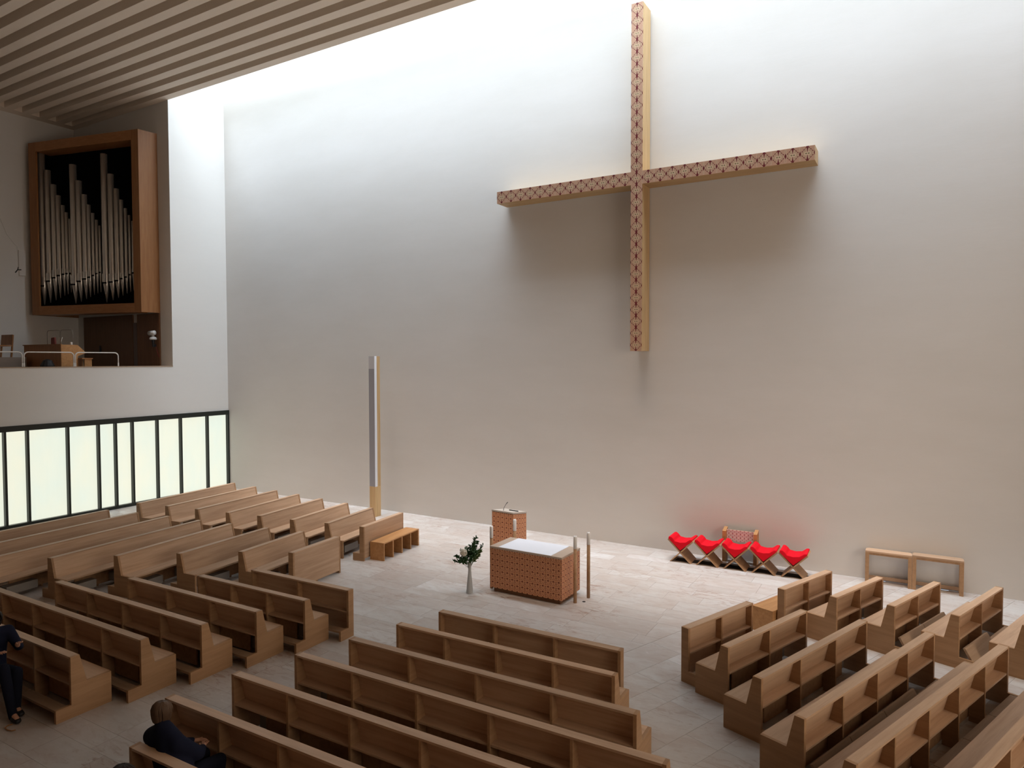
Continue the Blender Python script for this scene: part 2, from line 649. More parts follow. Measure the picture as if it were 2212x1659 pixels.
def bench(name, label, A, B, kind='pew', group=None, kneel='down', extra_len=0.0):
    """A, B: the rear top edge, seat side on the left of A->B"""
    d = Vector((B[0] - A[0], B[1] - A[1]))
    L = d.length
    t = thing(name, label, 'pew' if kind == 'pew' else 'kneeling screen', (A[0], A[1], 0), math.atan2(d.y, d.x), group)
    T = .045
    if kind == 'pew':
        prof = [(-.205, 0), (.555, 0), (.555, .45), (.215, .45), (.12, HB), (0, HB), (0, .185), (-.205, .185)]
    else:
        prof = [(-.205, 0), (.13, 0), (.13, HB), (0, HB), (0, .185), (-.205, .185)]
    for x in (0, L - T):
        obj('end_panel', prism_x(prof, x, x + T), OAK_DARK, t)
    nb = max(1, round(L / 1.03))
    w = L / nb
    if kind == 'pew':
        dprof = [(.004, 0), (.19, 0), (.19, .425), (.180, .44), (.098, .832), (.004, .832)]
    else:
        dprof = [(.004, 0), (.108, 0), (.108, .835), (.004, .835)]
    for k in range(1, nb):
        obj('divider', prism_x(dprof, k * w - .017, k * w + .017), OAK_DARK, t)
        obj('kneeler_foot', box(k * w - .03, k * w + .03, -.20, .0, 0, .14), OAK_DARK, t)
    obj('top_rail', box(T, L - T, 0, .12 if kind == 'pew' else .13, HB - .028, HB), OAK, t)
    if kind == 'pew':
        bt = [(.088, HB - .028), (.185, .425), (.21, .45), (.118, HB - .028)]
        obj('backrest', prism_x(bt, T, L - T), OAK, t)
        obj('seat', prism_x([(.19, .415), (.56, .415), (.56, .45), (.20, .45)], T, L - T), OAK, t)
        obj('shelf', box(T, L - T, .012, .185, .445, .470), OAK, t)
        if L > 1.2:
            obj('under_panel', box(.42, L - .42, .20, .225, .05, .415), OAK_DARK, t)
            for k in range(nb):
                xc = (k + .5) * w
                obj('heater_box', box(xc - w * .28, xc + w * .28, .26, .46, .09, .26), HEATER, t)
    else:
        obj('front_panel', box(T, L - T, .108, .13, .06, HB - .028), OAK, t)
        obj('shelf', box(T, L - T, .012, .108, .445, .470), OAK, t)
    # kneelers: one board per bay
    for k in range(nb):
        x0 = (T if k == 0 else k * w) + .006
        x1 = (L - T if k == nb - 1 else (k + 1) * w) - .006
        st = kneel if isinstance(kneel, str) else kneel[k]
        if st == 'down':
            obj('kneeler', box(x0, x1, -.20, -.04, .145, .180), KNEEL, t)
        else:
            obj('kneeler', prism_x([(-.20, .145), (-.165, .135), (-.045, .335), (-.08, .345)], x0, x1), KNEEL, t)
    return t


def put(names, group, fmt, lst, kinds=None, **kw):
    for i, (A, B) in enumerate(lst):
        kind = 'screen' if i == 0 else 'pew'
        bench('kneeling_screen' if i == 0 else 'pew', names[i], A, B, kind, group, kneel=kw.get('kn', {}).get(i, 'down'))


ordn = ['', 'front', 'second', 'third', 'fourth', 'fifth', 'sixth', 'last', 'eighth']

# centre block, parallel to the altar wall
M = [((16.53, -8.46), (19.69, -8.39)), ((16.28, -9.23), (19.91, -9.15)), ((16.04, -10.03), (20.50, -9.94)), ((15.76, -10.81), (21.11, -10.73)),
     ((15.51, -11.65), (21.72, -11.56)), ((15.35, -12.48), (22.3, -12.38)), ((16.03, -13.32), (22.9, -13.2)), ((16.35, -14.16), (23.4, -14.06))]
mn = ['oak book-shelf front with no seat, centre block, first below the altar',
      'oak pew directly behind the seatless front, shortest pew of the centre block',
      'oak pew of the centre block, second pew row behind the altar',
      'oak pew of the centre block, third pew row back from the altar',
      'oak pew of the centre block, fourth row back, right end below the picture',
      'oak pew in front of the person in the navy coat, bottom of the centre block',
      'oak pew the person in the navy coat sits on',
      'oak pew behind the person in the navy coat, below the picture edge']
put(mn, 'pews of the centre block', '', M)

LX = [((11.96, -8.51), (14.51, -8.45)), ((11.37, -9.28), (14.24, -9.22)), ((10.35, -10.05), (13.95, -9.99)), ((9.37, -10.86), (13.67, -10.80)),
      ((8.15, -11.66), (13.41, -11.62)), ((7.0, -12.49), (13.13, -12.46))]
ln = ['oak book-shelf front without a seat, left lower block, nearest the flowers',
      'oak pew right behind the seatless front of the left lower block',
      'oak pew of the left lower block, second pew row',
      'oak pew of the left lower block, third pew row, middle of the five',
      'oak pew of the left lower block, fourth pew row, running out of the left edge',
      'oak pew of the left lower block with the dark-trousered person behind it']
put(ln, 'pews of the left lower block', '', LX)

# left blocks at right angles to it; the seats face the altar (+x)
LN = [((11.75, -7.28), (11.62, -5.74)), ((10.75, -7.78), (10.52, -5.82)), ((9.71, -8.54), (9.48, -5.99)), ((8.71, -9.32), (8.32, -6.17)),
      ((7.67, -10.12), (7.30, -6.34)), ((6.59, -10.9), (6.15, -6.47)), ((5.45, -11.7), (5.0, -6.65)), ((4.3, -12.4), (3.98, -6.87))]
LNl = ['plain oak panel front without a seat, beside the open floor left of the flowers',
       'oak pew right behind the plain panel front of the near left side block',
       'oak pew of the near left side block, second from its panel front',
       'oak pew of the near left side block, third from its panel front',
       'oak pew of the near left side block, fourth from its panel front',
       'oak pew of the near left side block, third from the glass wall',
       'oak pew of the near left side block, second from the glass wall',
       'oak pew of the near left side block, closest to the glass wall']
LF = [((11.47, -4.79), (11.28, -3.03)), ((10.43, -4.95), (10.16, -2.97)), ((9.36, -5.13), (9.08, -2.85)), ((8.25, -5.26), (7.95, -2.75)),
      ((7.18, -5.43), (6.83, -2.64)), ((6.05, -5.58), (5.73, -2.55)), ((4.95, -5.76), (4.60, -2.45)), ((3.84, -5.94), (3.41, -2.35))]
LFl = ['oak panel front behind the honey-coloured four-bay bench',
       'oak pew directly behind the panel front with the honey bench, near the tall pillar',
       'oak pew of the far left block, second behind the honey bench',
       'reddish oak pew of the far left block, third behind the honey bench',
       'oak pew of the far left block, fourth behind the honey bench',
       'oak pew of the far left block, third from the corner of the glass wall',
       'oak pew of the far left block, second from the corner of the glass wall',
       'oak pew of the far left block, closest to the corner of the glass wall']
for lst, labs, grp in ((LN, LNl, 'pews of the near left side block'), (LF, LFl, 'pews of the far left block')):
    for i, (n, f) in enumerate(lst):
        off = .125
        A = (f[0] - off, f[1])
        B = (n[0] - off, n[1])
        bench('kneeling_screen' if i == 0 else 'pew', labs[i], A, B, 'screen' if i == 0 else 'pew', grp)

# right blocks, turned towards the altar
RN = [((20.29, -7.10), (20.92, -5.43)), ((20.98, -7.50), (21.77, -5.36)), ((21.58, -8.27), (22.65, -5.35)), ((22.20, -9.06), (23.56, -5.39)),
      ((22.78, -9.75), (24.47, -5.39)), ((23.4, -10.6), (25.38, -5.4))]
RNl = ['oak book-shelf front without a seat at the head of the near right block',
       'oak pew right behind the seatless front of the near right block',
       'oak pew of the near right block, second pew row, kneelers down',
       'oak pew of the near right block with raised kneelers, third pew row',
       'oak pew of the near right block, fourth pew row, cut by the bottom edge',
       'oak pew in the bottom right corner of the picture']
put(RNl, 'pews of the near right block', '', RN, kn={3: ['up', 'up', 'up', 'down']})
RF = [((21.27, -4.46), (21.90, -2.83)), ((22.12, -4.44), (22.78, -2.77)), ((23.00, -4.42), (23.71, -2.57)), ((23.91, -4.39), (24.68, -2.33)),
      ((24.85, -4.36), (25.66, -2.15))]
RFl = ['oak book-shelf front with a low honey bench before it, near the red stools',
       'oak pew right behind the book-shelf front of the far right block, kneelers down',
       'oak pew of the far right block with both kneelers tipped up',
       'oak pew of the far right block with only its near kneeler tipped up',
       'oak pew cut by the right edge of the picture, far right block']
put(RFl, 'pews of the far right block', '', RF, kn={2: 'up', 3: ['up', 'down']})

# low benches in front of the pew fronts
t = thing('low_bench', 'honey-coloured low bench with four open bays, near the tall pillar', 'bench', (11.485, -4.56, 0), math.radians(96), 'honey low benches')
Lb, Db = 1.62, .42
# local x runs along the bench, local y points away from the seat front
obj('seat', box(0, Lb, -Db, 0, .422, .45), HONEY, t)
for k in range(5):
    x = min(k * Lb / 4, Lb - .03)
    obj('side_panel', box(x if k == 0 else x - .02, x + (.03 if k in (0, 4) else .02), -Db, 0, 0, .422), HONEY, t)
obj('back_panel', box(.03, Lb - .03, -.03, -.008, .02, .42), HONEY, t)
t = thing('low_bench', 'honey-coloured low bench in front of the book-shelf pew front, right of the altar', 'bench', (21.27, -4.46, 0), math.atan2(1.63, .63), 'honey low benches')
obj('seat', box(-.12, 1.45, .15, .57, .422, .45), HONEY, t)
for k in range(5):
    x = -.12 + k * (1.57 - .03) / 4
    obj('side_panel', box(x, x + .03, .15, .57, 0, .422), HONEY, t)
obj('back_panel', box(-.09, 1.42, .16, .18, .02, .42), HONEY, t)


# ------------------------------------------------------------------ inlaid faces
def quad_uv(name, quad, mat, parent, nu, nv, thick=.004, swap=False):
    """a thin inlaid sheet on a face: quad = four corners (bl, br, tr, tl)"""
    q = [Vector(p) for p in quad]
    nn = (q[1] - q[0]).cross(q[3] - q[0]).normalized() * thick
    v = [tuple(p + nn) for p in q] + [tuple(p - nn * 0) for p in q]
    f = [(0, 1, 2, 3), (0, 4, 5, 1), (1, 5, 6, 2), (2, 6, 7, 3), (3, 7, 4, 0), (7, 6, 5, 4)]
    me = mesh(name, (v, f), mat)
    uv = me.uv_layers.new(name='UVMap')
    c = {0: (0, 0), 1: (nu, 0), 2: (nu, nv), 3: (0, nv)}
    for poly in me.polygons:
        for li in poly.loop_indices:
            vi = me.loops[li].vertex_index % 4
            uv.data[li].uv = c[vi][::-1] if swap else c[vi]
    return obj(name, me, mat, parent)


# cross
cr = thing('wall_cross', 'tall wooden cross with red and tan inlaid front hung on the white wall', 'cross', (17.02, 0, 9.66))
YF, YB = -.60, -.035
hw, hz = .155, .165
obj('upright', box(-hw, hw, YF, YB, -4.42, 4.40), PINE, cr)
obj('arm', box(-4.20, -hw, YF, YB, -hz, hz), wood('pine_arm', (.50, .32, .15), (.60, .40, .20), (.66, .45, .24)), cr)
obj('arm', box(hw, 4.20, YF, YB, -hz, hz), bpy.data.materials['pine_arm'], cr)
for x, z in ((0, 3.2), (0, -3.2), (-2.8, 0), (2.8, 0)):
    obj('wall_mount', box(x - .05, x + .05, YB, 0, z - .05, z + .05), BLACK, cr)
quad_uv('inlay', [(hw, YF, -4.42), (hw, YF, 4.40), (-hw, YF, 4.40), (-hw, YF, -4.42)], CROSS_INLAY, cr, 29, 1, swap=True)
quad_uv('inlay', [(-4.20, YF, -hz), (-hw, YF, -hz), (-hw, YF, hz), (-4.20, YF, hz)], CROSS_INLAY, cr, 13, 1)
quad_uv('inlay', [(hw, YF, -hz), (4.20, YF, -hz), (4.20, YF, hz), (hw, YF, hz)], CROSS_INLAY, cr, 13, 1)

# altar
AX, AY = 16.24, -4.62
al = thing('altar', 'large box altar with red-brown inlaid sides and a white cloth panel on top', 'altar', (AX, AY, 0), math.radians(-1.0))
hx, hy = .875, .43
obj('plinth', box(-hx + .07, hx - .07, -hy + .06, hy - .06, 0, .09), PANEL_WOOD, al)
obj('core', box(-hx + .008, hx - .008, -hy + .008, hy - .008, .09, .945), ORGAN_WOOD, al)
quad_uv('inlay_panel', [(-hx + .008, -hy + .008, .09), (hx - .008, -hy + .008, .09), (hx - .008, -hy + .008, .945), (-hx + .008, -hy + .008, .945)], ALTAR_INLAY, al, 14, 7)
quad_uv('inlay_panel', [(hx - .008, -hy + .008, .09), (hx - .008, hy - .008, .09), (hx - .008, hy - .008, .945), (hx - .008, -hy + .008, .945)], ALTAR_INLAY, al, 7, 7)
quad_uv('inlay_panel', [(-hx + .008, hy - .008, .09), (-hx + .008, -hy + .008, .09), (-hx + .008, -hy + .008, .945), (-hx + .008, hy - .008, .945)], ALTAR_INLAY, al, 7, 7)
quad_uv('inlay_panel', [(hx - .008, hy - .008, .09), (-hx + .008, hy - .008, .09), (-hx + .008, hy - .008, .945), (hx - .008, hy - .008, .945)], ALTAR_INLAY, al, 14, 7)
obj('top', box(-hx, hx, -hy, hy, .945, .985), plain('altar_top_stone', (.52, .40, .31), .5), al)
clo = obj('altar_cloth', box(-.64, .64, -.422, .422, 0, .006), CLOTH)
clo.location = (AX - .02, AY, .985)
clo.rotation_euler = (0, 0, math.radians(-1.0))
tag(clo, 'white linen cloth lying on the altar top', 'altar cloth')

# ambo
am = thing('lectern', 'inlaid box lectern standing near the wall behind the altar', 'lectern', (14.10, -2.10, 0), math.radians(-4))
ax_, ay_ = .33, .31
obj('core', prism_x([(-ay_, 0), (ay_, 0), (ay_, .97), (-ay_, 1.06)], -ax_, ax_), ORGAN_WOOD, am)
quad_uv('inlay_panel', [(-ax_, -ay_, .05), (ax_, -ay_, .05), (ax_, -ay_, 1.05), (-ax_, -ay_, 1.05)], ALTAR_INLAY, am, 5, 8)
quad_uv('inlay_panel', [(ax_, -ay_, .05), (ax_, ay_, .05), (ax_, ay_, .965), (ax_, -ay_, 1.05)], ALTAR_INLAY, am, 5, 8)
quad_uv('inlay_panel', [(-ax_, ay_, .05), (-ax_, -ay_, .05), (-ax_, -ay_, 1.05), (-ax_, ay_, .965)], ALTAR_INLAY, am, 5, 8)
obj('top', prism_x([(-ay_ - .012, 1.06), (ay_ + .012, .967), (ay_ + .012, 1.01), (-ay_ - .012, 1.10)], -ax_ - .012, ax_ + .012), plain('lectern_top', (.50, .44, .38), .5), am)
obj('book_ledge', box(-.02, .27, .02, .035, 1.045, 1.075), BLACK, am)
mic = obj('microphone', tube([(-.06, -.18, 1.07), (-.05, -.17, 1.15), (-.01, -.14, 1.24), (.03, -.11, 1.30)], [.008, .006, .006, .010], 6), BLACK)
mic.location = am.location
mic.rotation_euler = am.rotation_euler
tag(mic, 'thin black gooseneck microphone standing on the lectern', 'microphone')

# floor candle stands
cands = [((15.30, -4.90), 'candle stand left of the altar by its front left corner'),
         ((15.42, -4.10), 'candle stand behind the left rear corner of the altar'),
         ((17.27, -4.77), 'candle stand by the front right corner of the altar'),
         ((17.38, -4.35), 'candle stand by the rear right corner of the altar')]
cands[0] = ((15.29, -4.86), cands[0][1])
cands[1] = ((15.42, -4.07), cands[1][1])
for (x, y), lab in cands:
    h = 1.39 if x > 17 else 1.375
    t = thing('candle_stand', 'tall wooden ' + lab, 'candle stand', (x, y, 0), 0, 'candle stands around the altar')
    obj('post', lathe([(.036, 0), (.036, h - .26)], 14), ORGAN_WOOD if x < 0 else OAK_DARK, t, True)
    obj('candle', lathe([(.038, h - .26), (.038, h - .02), (.030, h), (.006, h)], 14), WAX, t, True)
    obj('wick', lathe([(.003, h), (.002, h + .012)], 6), BLACK, t)

# socket cover in the floor
sc = obj('floor_socket', lathe([(.035, 0), (.035, .004), (.02, .005)], 14), BLACK)
sc.location = (17.40, -4.62, 0)
tag(sc, 'small dark round socket cover in the floor right of the altar', 'floor socket')

# vase with flowers
va = thing('flower_vase', 'tall conical frosted glass vase standing on the floor left of the altar', 'vase', (15.05, -5.36, 0))
obj('glass', lathe([(.078, 0), (.078, .004), (.030, .50), (.045, .66), (.042, .66), (.026, .50), (.070, .015), (.02, .014)], 20), VASE, va, True)
fl = thing('flower_bouquet', 'bouquet of green foliage with one cream hydrangea in the floor vase', 'flowers', (15.05, -5.36, 0))
rng = random.Random(5)
stems = []
lv, lf, lv2, lf2 = [], [], [], []


def leaf(V, F, c, d, w):
    """folded six-point leaf from base c along d"""
    d = Vector(d)
    s = d.cross(Vector((rng.uniform(-1, 1), rng.uniform(-1, 1), rng.uniform(.2, 1)))).normalized() * w
    u = d.cross(s).normalized() * (w * .35)
    c = Vector(c)
    o = len(V)
    V += [tuple(c), tuple(c + d * .35 + s + u), tuple(c + d * .5), tuple(c + d * .35 - s + u), tuple(c + d), tuple(c + d * .75 + s * .6 + u), tuple(c + d * .75 - s * .6 + u)]
    F += [(o, o + 2, o + 1), (o, o + 3, o + 2), (o + 2, o + 5, o + 1), (o + 2, o + 3, o + 6), (o + 2, o + 4, o + 5), (o + 2, o + 6, o + 4)]


rx = Vector((rt.x, rt.y, 0))
br = [((.13, .06), 1.20, 1.0), ((.09, -.04), 1.08, .8), ((-.08, .05), .98, .8), ((-.30, .02), .80, .8), ((-.22, -.08), .72, .8), ((.24, .02), .90, 1.), ((.22, -.08), .84, 1.),
      ((.28, .1), 1.02, .7), ((0, .12), 1.0, .8), ((.05, -.14), .82, 1.), ((-.36, 0), .70, .6), ((.18, .1), 1.1, .8), ((-.14, -.12), .84, 1.), ((.05, .05), .95, 1.), ((-.18, .1), .9, .8), ((.13, -.1), .93, 1.)]
for (sx, sy), z, dens in br:
    top = rx * sx + Vector((-rx.y, rx.x, 0)) * sy + Vector((0, 0, z))
    base = Vector((0, 0, .52))
    mid = base.lerp(top, .5) + Vector((0, 0, .06))
    path = [base, base.lerp(mid, .5), mid, mid.lerp(top, .5), top]
    stems.append(tube([tuple(p) for p in path], .004, 5))
    for k in range(int(95 * dens)):
        f = .40 + .60 * rng.random()
        p = (base.lerp(mid, f * 2) if f < .5 else mid.lerp(top, f * 2 - 1))
        dr = Vector((rng.uniform(-1, 1), rng.uniform(-1, 1), rng.uniform(-.5, .9))).normalized() * rng.uniform(.035, .075)
        if sx > .2 and sy < .05:
            leaf(lv2, lf2, p, dr, .019)
        else:
            leaf(lv, lf, p, dr, .017)
obj('stem', join(*stems), LEAF, fl)
o = obj('foliage', (lv, lf), LEAF, fl)
o['kind'] = 'stuff'
o = obj('pale_foliage', (lv2, lf2), LEAF2, fl)
o['kind'] = 'stuff'
pv, pf = [], []
hc = rx * (-.10) + Vector((.05, -.13, .91))
for k in range(210):
    u = rng.uniform(-1, 1)
    a = rng.uniform(0, 2 * PI)
    nrm = Vector((math.sqrt(1 - u * u) * math.cos(a), math.sqrt(1 - u * u) * math.sin(a), u))
    c = hc + nrm * rng.uniform(.058, .082)
    tt = nrm.orthogonal().normalized()
    bb = nrm.cross(tt)
    o_ = len(pv)
    pv.append(tuple(c))
    for q in range(8):
        an = q * PI / 4
        rr = .020 if q % 2 == 0 else .009
        pv.append(tuple(c + (tt * math.cos(an) + bb * math.sin(an)) * rr + nrm * (.006 if q % 2 == 0 else 0)))
    for q in range(8):
        pf.append((o_, o_ + 1 + q, o_ + 1 + (q + 1) % 8))
sp = lathe([(.01, -.055), (.035, -.044), (.050, -.022), (.055, 0), (.050, .022), (.035, .044), (.01, .055)], 12)
sp = ([(x + hc.x, y + hc.y, z + hc.z) for x, y, z in sp[0]], sp[1])
obj('hydrangea_bloom', join((pv, pf), sp), PETAL, fl)

# red stools
st_cush = None
for k in range(5):
    x0 = 18.04 + .648 * k
    lab = ['leftmost of the five red-cushioned crossed stools', 'second from the left of the five red-cushioned crossed stools',
           'middle one of the five red-cushioned crossed stools', 'second from the right of the five red-cushioned crossed stools',
           'rightmost of the five red-cushioned crossed stools, next to the pew front'][k]
    t = thing('cross_stool', lab, 'stool', (x0, -.66 + .02 * k, 0), math.radians(1.2), 'row of red stools along the wall')
    w, h, th = .53, .56, .026
    y0, y1 = -.27, .27
    r_ = Vector((w + .07, h)).normalized()
    nx, nz = -r_.y * th, r_.x * th
    obj('crossed_board', prism_y([(.0, 0), (.03, 0), (w + .055, h - .02), (w + .03, h + .01)], y0, y1), OAK_DARK, t)
    obj('crossed_board', prism_y([(w - .03, 0), (w, 0), (-.03, h + .01), (-.055, h - .02)], y0, y1), OAK_DARK, t)
    cz = .30
    cp = [(.265, cz), (.53, .535), (.565, .572), (.555, .605), (.50, .60), (.40, .525), (.265, .505), (.13, .525), (.09, .58), (.03, .625), (-.02, .62), (-.035, .575), (0, .535)]
    obj('red_cushion', prism_y(cp, y0 - .012, y1 - .01), RED, t, bevel=.012)
dk = obj('floor_strip', box(0, 3.1, -.13, .14, 0, .006), plain('strip_dark', (.03, .025, .022), .9))  # thin dark strip laid on the floor below the stools
dk.location = (18.14, -.67, 0)
dk.rotation_euler = (0, 0, math.radians(1.2))
tag(dk, 'narrow dark strip under the row of red stools', 'mat')

# chair behind the stools
ch = thing('presider_chair', 'wooden armchair with inlaid patterned back behind the red stools', 'chair', (19.6, -.20, 0))
for x in (-.42, .32):
    obj('side_board', prism_x([(-.10, 0), (.12, 0), (.12, .84), (-.10, .77)], x, x + .085), HONEY, ch)
obj('backrest', box(-.335, .32, .02, .055, .52, .79), OAK, ch)
quad_uv('inlay_back', [(-.335, .02, .52), (.32, .02, .52), (.32, .02, .79), (-.335, .02, .79)], CHAIR_INLAY, ch, 7, 3)
obj('seat', box(-.335, .32, -.10, .10, .38, .42), OAK, ch)

# console tables against the wall
for i, (xa, xb, lab) in enumerate(((22.34, 23.245, 'left one of two narrow oak side tables against the wall'), (23.25, 24.19, 'right one of two narrow oak side tables against the wall'))):
    t = thing('side_table', lab, 'side table', (xa, -.33 - .0 * i, 0), 0, 'narrow side tables against the wall')
    W = xb - xa
    zt = .73 if i == 0 else .75
    ct = .05
    obj('tabletop', prism_z([(0, 0), (W, 0), (W, .22), (W - ct, .28), (ct, .28), (0, .22)], zt - .035, zt), OAK, t)
    for lx in (0, W - .075):
        obj('leg', box(lx, lx + .075, 0, .045, 0, zt - .035), OAK_DARK, t)
        obj('leg', box(lx + .0, lx + .06, .23, .272, 0, zt - .035), OAK_DARK, t)
    obj('apron', box(.075, W - .075, .008, .03, zt - .085, zt - .035), OAK_DARK, t)
    obj('stretcher', box(.06, W - .06, .235, .262, .05, .12), OAK, t)

# tall pillar by the wall
pl = thing('tall_pillar', 'tall slender square pillar with grey front, pale cap and wooden foot near the wall', 'pillar', (8.33, -.83, 0))
obj('foot', box(-.13, .12, -.13, .12, 0, .97), PINE, pl)
obj('rear_post', box(-.13, .12, -.03, .12, .97, 5.14), PINE, pl)
obj('grey_front', box(-.13, .105, -.125, -.03, .97, 4.74), GREY, pl)
obj('pale_cap', box(-.13, .105, -.125, -.03, 4.74, 5.14), PALEGREY, pl)
obj('white_edge', box(.105, .12, -.13, -.03, .97, 5.145), CLOTH, pl)

# ------------------------------------------------------------------ gallery: organ and fittings
F2, L2 = Vector((-.78, -2.96)), Vector((-5.93, -4.15))
du = (L2 - F2).normalized()
nn = Vector((du.y, -du.x))
if nn.y < 0:
    nn = -nn
orz = math.atan2(-du.y, -du.x)
org = thing('pipe_organ', 'pipe organ in a deep reddish wooden frame hung in the gallery', 'organ', (0, 0, 0))
ZB, ZT = 6.77, 13.28
Lw = (L2 - F2).length
FR = .32


def opt(u, w):
    p = F2 + du * u + nn * w
    return (p.x, p.y)


backR = (-.70, SLOT_Y + .01)
backL = (-6.29, SLOT_Y + .01)
# the casing: sides, top, bottom
inR, inL = opt(FR, 0), opt(Lw - FR, 0)
obj('frame_side', prism_z([inR, opt(0, 0), backR, (backR[0] - .08, backR[1]), opt(.07, .09), opt(FR, .07)], ZB, ZT), ORGAN_WOOD, org)
obj('frame_side', prism_z([opt(Lw, 0), backL, (backL[0] + .04, backL[1]), opt(Lw - .07, .09), opt(Lw - .37, .07), opt(Lw - .37, 0)][::-1], ZB, ZT), ORGAN_WOOD, org)
for u0, u1 in ((.075, .10), (Lw - .10, Lw - .075)):
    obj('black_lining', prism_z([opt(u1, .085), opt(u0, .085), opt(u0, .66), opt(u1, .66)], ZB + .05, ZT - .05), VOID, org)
rail = [opt(Lw - .37, 0), opt(FR, 0), opt(FR, .60), opt(Lw - .37, .60)]
obj('frame_top', prism_z(rail, ZT - .35, ZT), wood('cherry_rail', (.30, .125, .045), (.36, .16, .06), (.42, .20, .08), rough=.3), org)
obj('frame_bottom', prism_z(rail, ZB, ZB + .33), bpy.data.materials['cherry_rail'], org)
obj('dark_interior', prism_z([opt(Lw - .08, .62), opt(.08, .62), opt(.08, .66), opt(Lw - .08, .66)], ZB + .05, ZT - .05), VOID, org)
pipes = [(4.96, 0.120, 12.92, 7.87, 7.17), (4.65, 0.110, 12.27, 8.04, 7.24), (4.37, 0.098, 11.71, 8.16, 7.33), (4.14, 0.084, 11.28, 8.24, 7.41),
         (3.92, 0.067, 10.90, 8.28, 7.49), (3.75, 0.060, 10.62, 8.30, 7.54), (3.59, 0.047, 10.37, 8.30, 7.60), (3.38, 0.119, 12.37, 7.87, 7.18),
         (3.11, 0.105, 11.75, 7.98, 7.24), (2.85, 0.095, 11.22, 8.06, 7.33), (2.65, 0.070, 10.83, 8.12, 7.40), (2.46, 0.058, 10.51, 8.18, 7.48),
         (2.29, 0.052, 10.25, 8.24, 7.53), (2.14, 0.040, 10.03, 8.28, 7.57), (1.87, 0.115, 12.63, 7.88, 7.18), (1.57, 0.106, 11.87, 7.90, 7.25),
         (1.31, 0.091, 11.32, 7.94, 7.33), (1.10, 0.070, 10.90, 8.01, 7.41), (0.90, 0.055, 10.58, 8.06, 7.48), (0.73, 0.047, 10.32, 8.14, 7.53),
         (0.58, 0.046, 10.10, 8.20, 7.58)]
for u, r, zt, zm, zf in pipes:
    c = opt(u, .25)
    p = obj('organ_pipe', lathe([(.012, zf), (r * .95, zm - .03), (r, zm + .02), (r, zt)], 18, c), STEEL, org, True)
    # mouth: flattened lip plate and the dark slot
    ang = orz
    mo = obj('pipe_mouth', box(-r * .62, r * .62, -r * 1.04, -r * .55, zm + .05, zm + .05 + r * 2.6), STEEL, p)
    mo.location = (c[0], c[1], 0)
    mo.rotation_euler = (0, 0, ang)
    sl = obj('mouth_slot', box(-r * .75, r * .75, -r * 1.10, -r * .5, zm - .01, zm + .04), VOID, p)
    sl.location = (c[0], c[1], 0)
    sl.rotation_euler = (0, 0, ang)
bar = [opt(Lw - FR, .36), opt(FR, .36), opt(FR, .40), opt(Lw - FR, .40)]
obj('support_bar', prism_z(bar, 9.3, 9.38), VOID, org)
obj('wind_chest', prism_z([opt(Lw - .37, .13), opt(FR, .13), opt(FR, .57), opt(Lw - .37, .57)], ZB + .335, ZB + .36), VOID, org)

# timber wall lining with a pale strip under the organ
d = struct('door_1')
obj('timber_panel', box(-5.80, -2.38, SLOT_Y - .05, SLOT_Y - .001, 4.35, 6.76), PANEL_WOOD, d)
obj('timber_panel', box(-2.10, -.70, SLOT_Y - .05, SLOT_Y - .001, 4.35, 6.76), PANEL_WOOD, d)
obj('pale_strip', box(-2.36, -2.12, SLOT_Y - .045, SLOT_Y - .001, 4.35, 6.45), plain('pale_strip', (.16, .12, .11), .6), d)
obj('door_handle', box(-4.62, -4.55, SLOT_Y - .09, SLOT_Y - .05, 5.30, 5.62), BLACK, d)


def hoop(y0, y1, x, zb, zt, rr=.12):
    pts = [(x, y0, zb), (x, y0, zt - rr)]
    for k in range(1, 6):
        a = PI / 2 * k / 6
        pts.append((x, y0 + rr * (1 - math.cos(a)), zt - rr + rr * math.sin(a)))
    pts.append((x, y0 + rr, zt))
    pts.append((x, y1 - rr, zt))
    for k in range(1, 6):
        a = PI / 2 * k / 6
        pts.append((x, y1 - rr + rr * math.sin(a), zt - rr + rr * math.cos(a)))
    pts += [(x, y1, zt - rr), (x, y1, zb)]
    return pts


for y0, y1, lab in ((-4.17 - 1.38, -4.17, 'white tubular guard hoop on the gallery parapet, closest to the wall camera'),
                    (-7.03, -5.60, 'white tubular guard hoop on the gallery parapet in front of the organ console'),
                    (-8.55, -7.08, 'white tubular guard hoop on the gallery parapet at the left picture edge')):
    t = thing('guard_hoop', lab, 'railing', (0, 0, 0), 0, 'guard hoops on the gallery parapet')
    obj('tube', tube(hoop(y0, y1, -.18, 4.83, 5.285), .019, 10), WHITE_STEEL, t, True)
    for y in (y0, y1):
        obj('base_sleeve', lathe([(.0235, 4.83), (.0235, 4.93), (.02, 4.95)], 10, (-.18, y)), WHITE_STEEL, t)

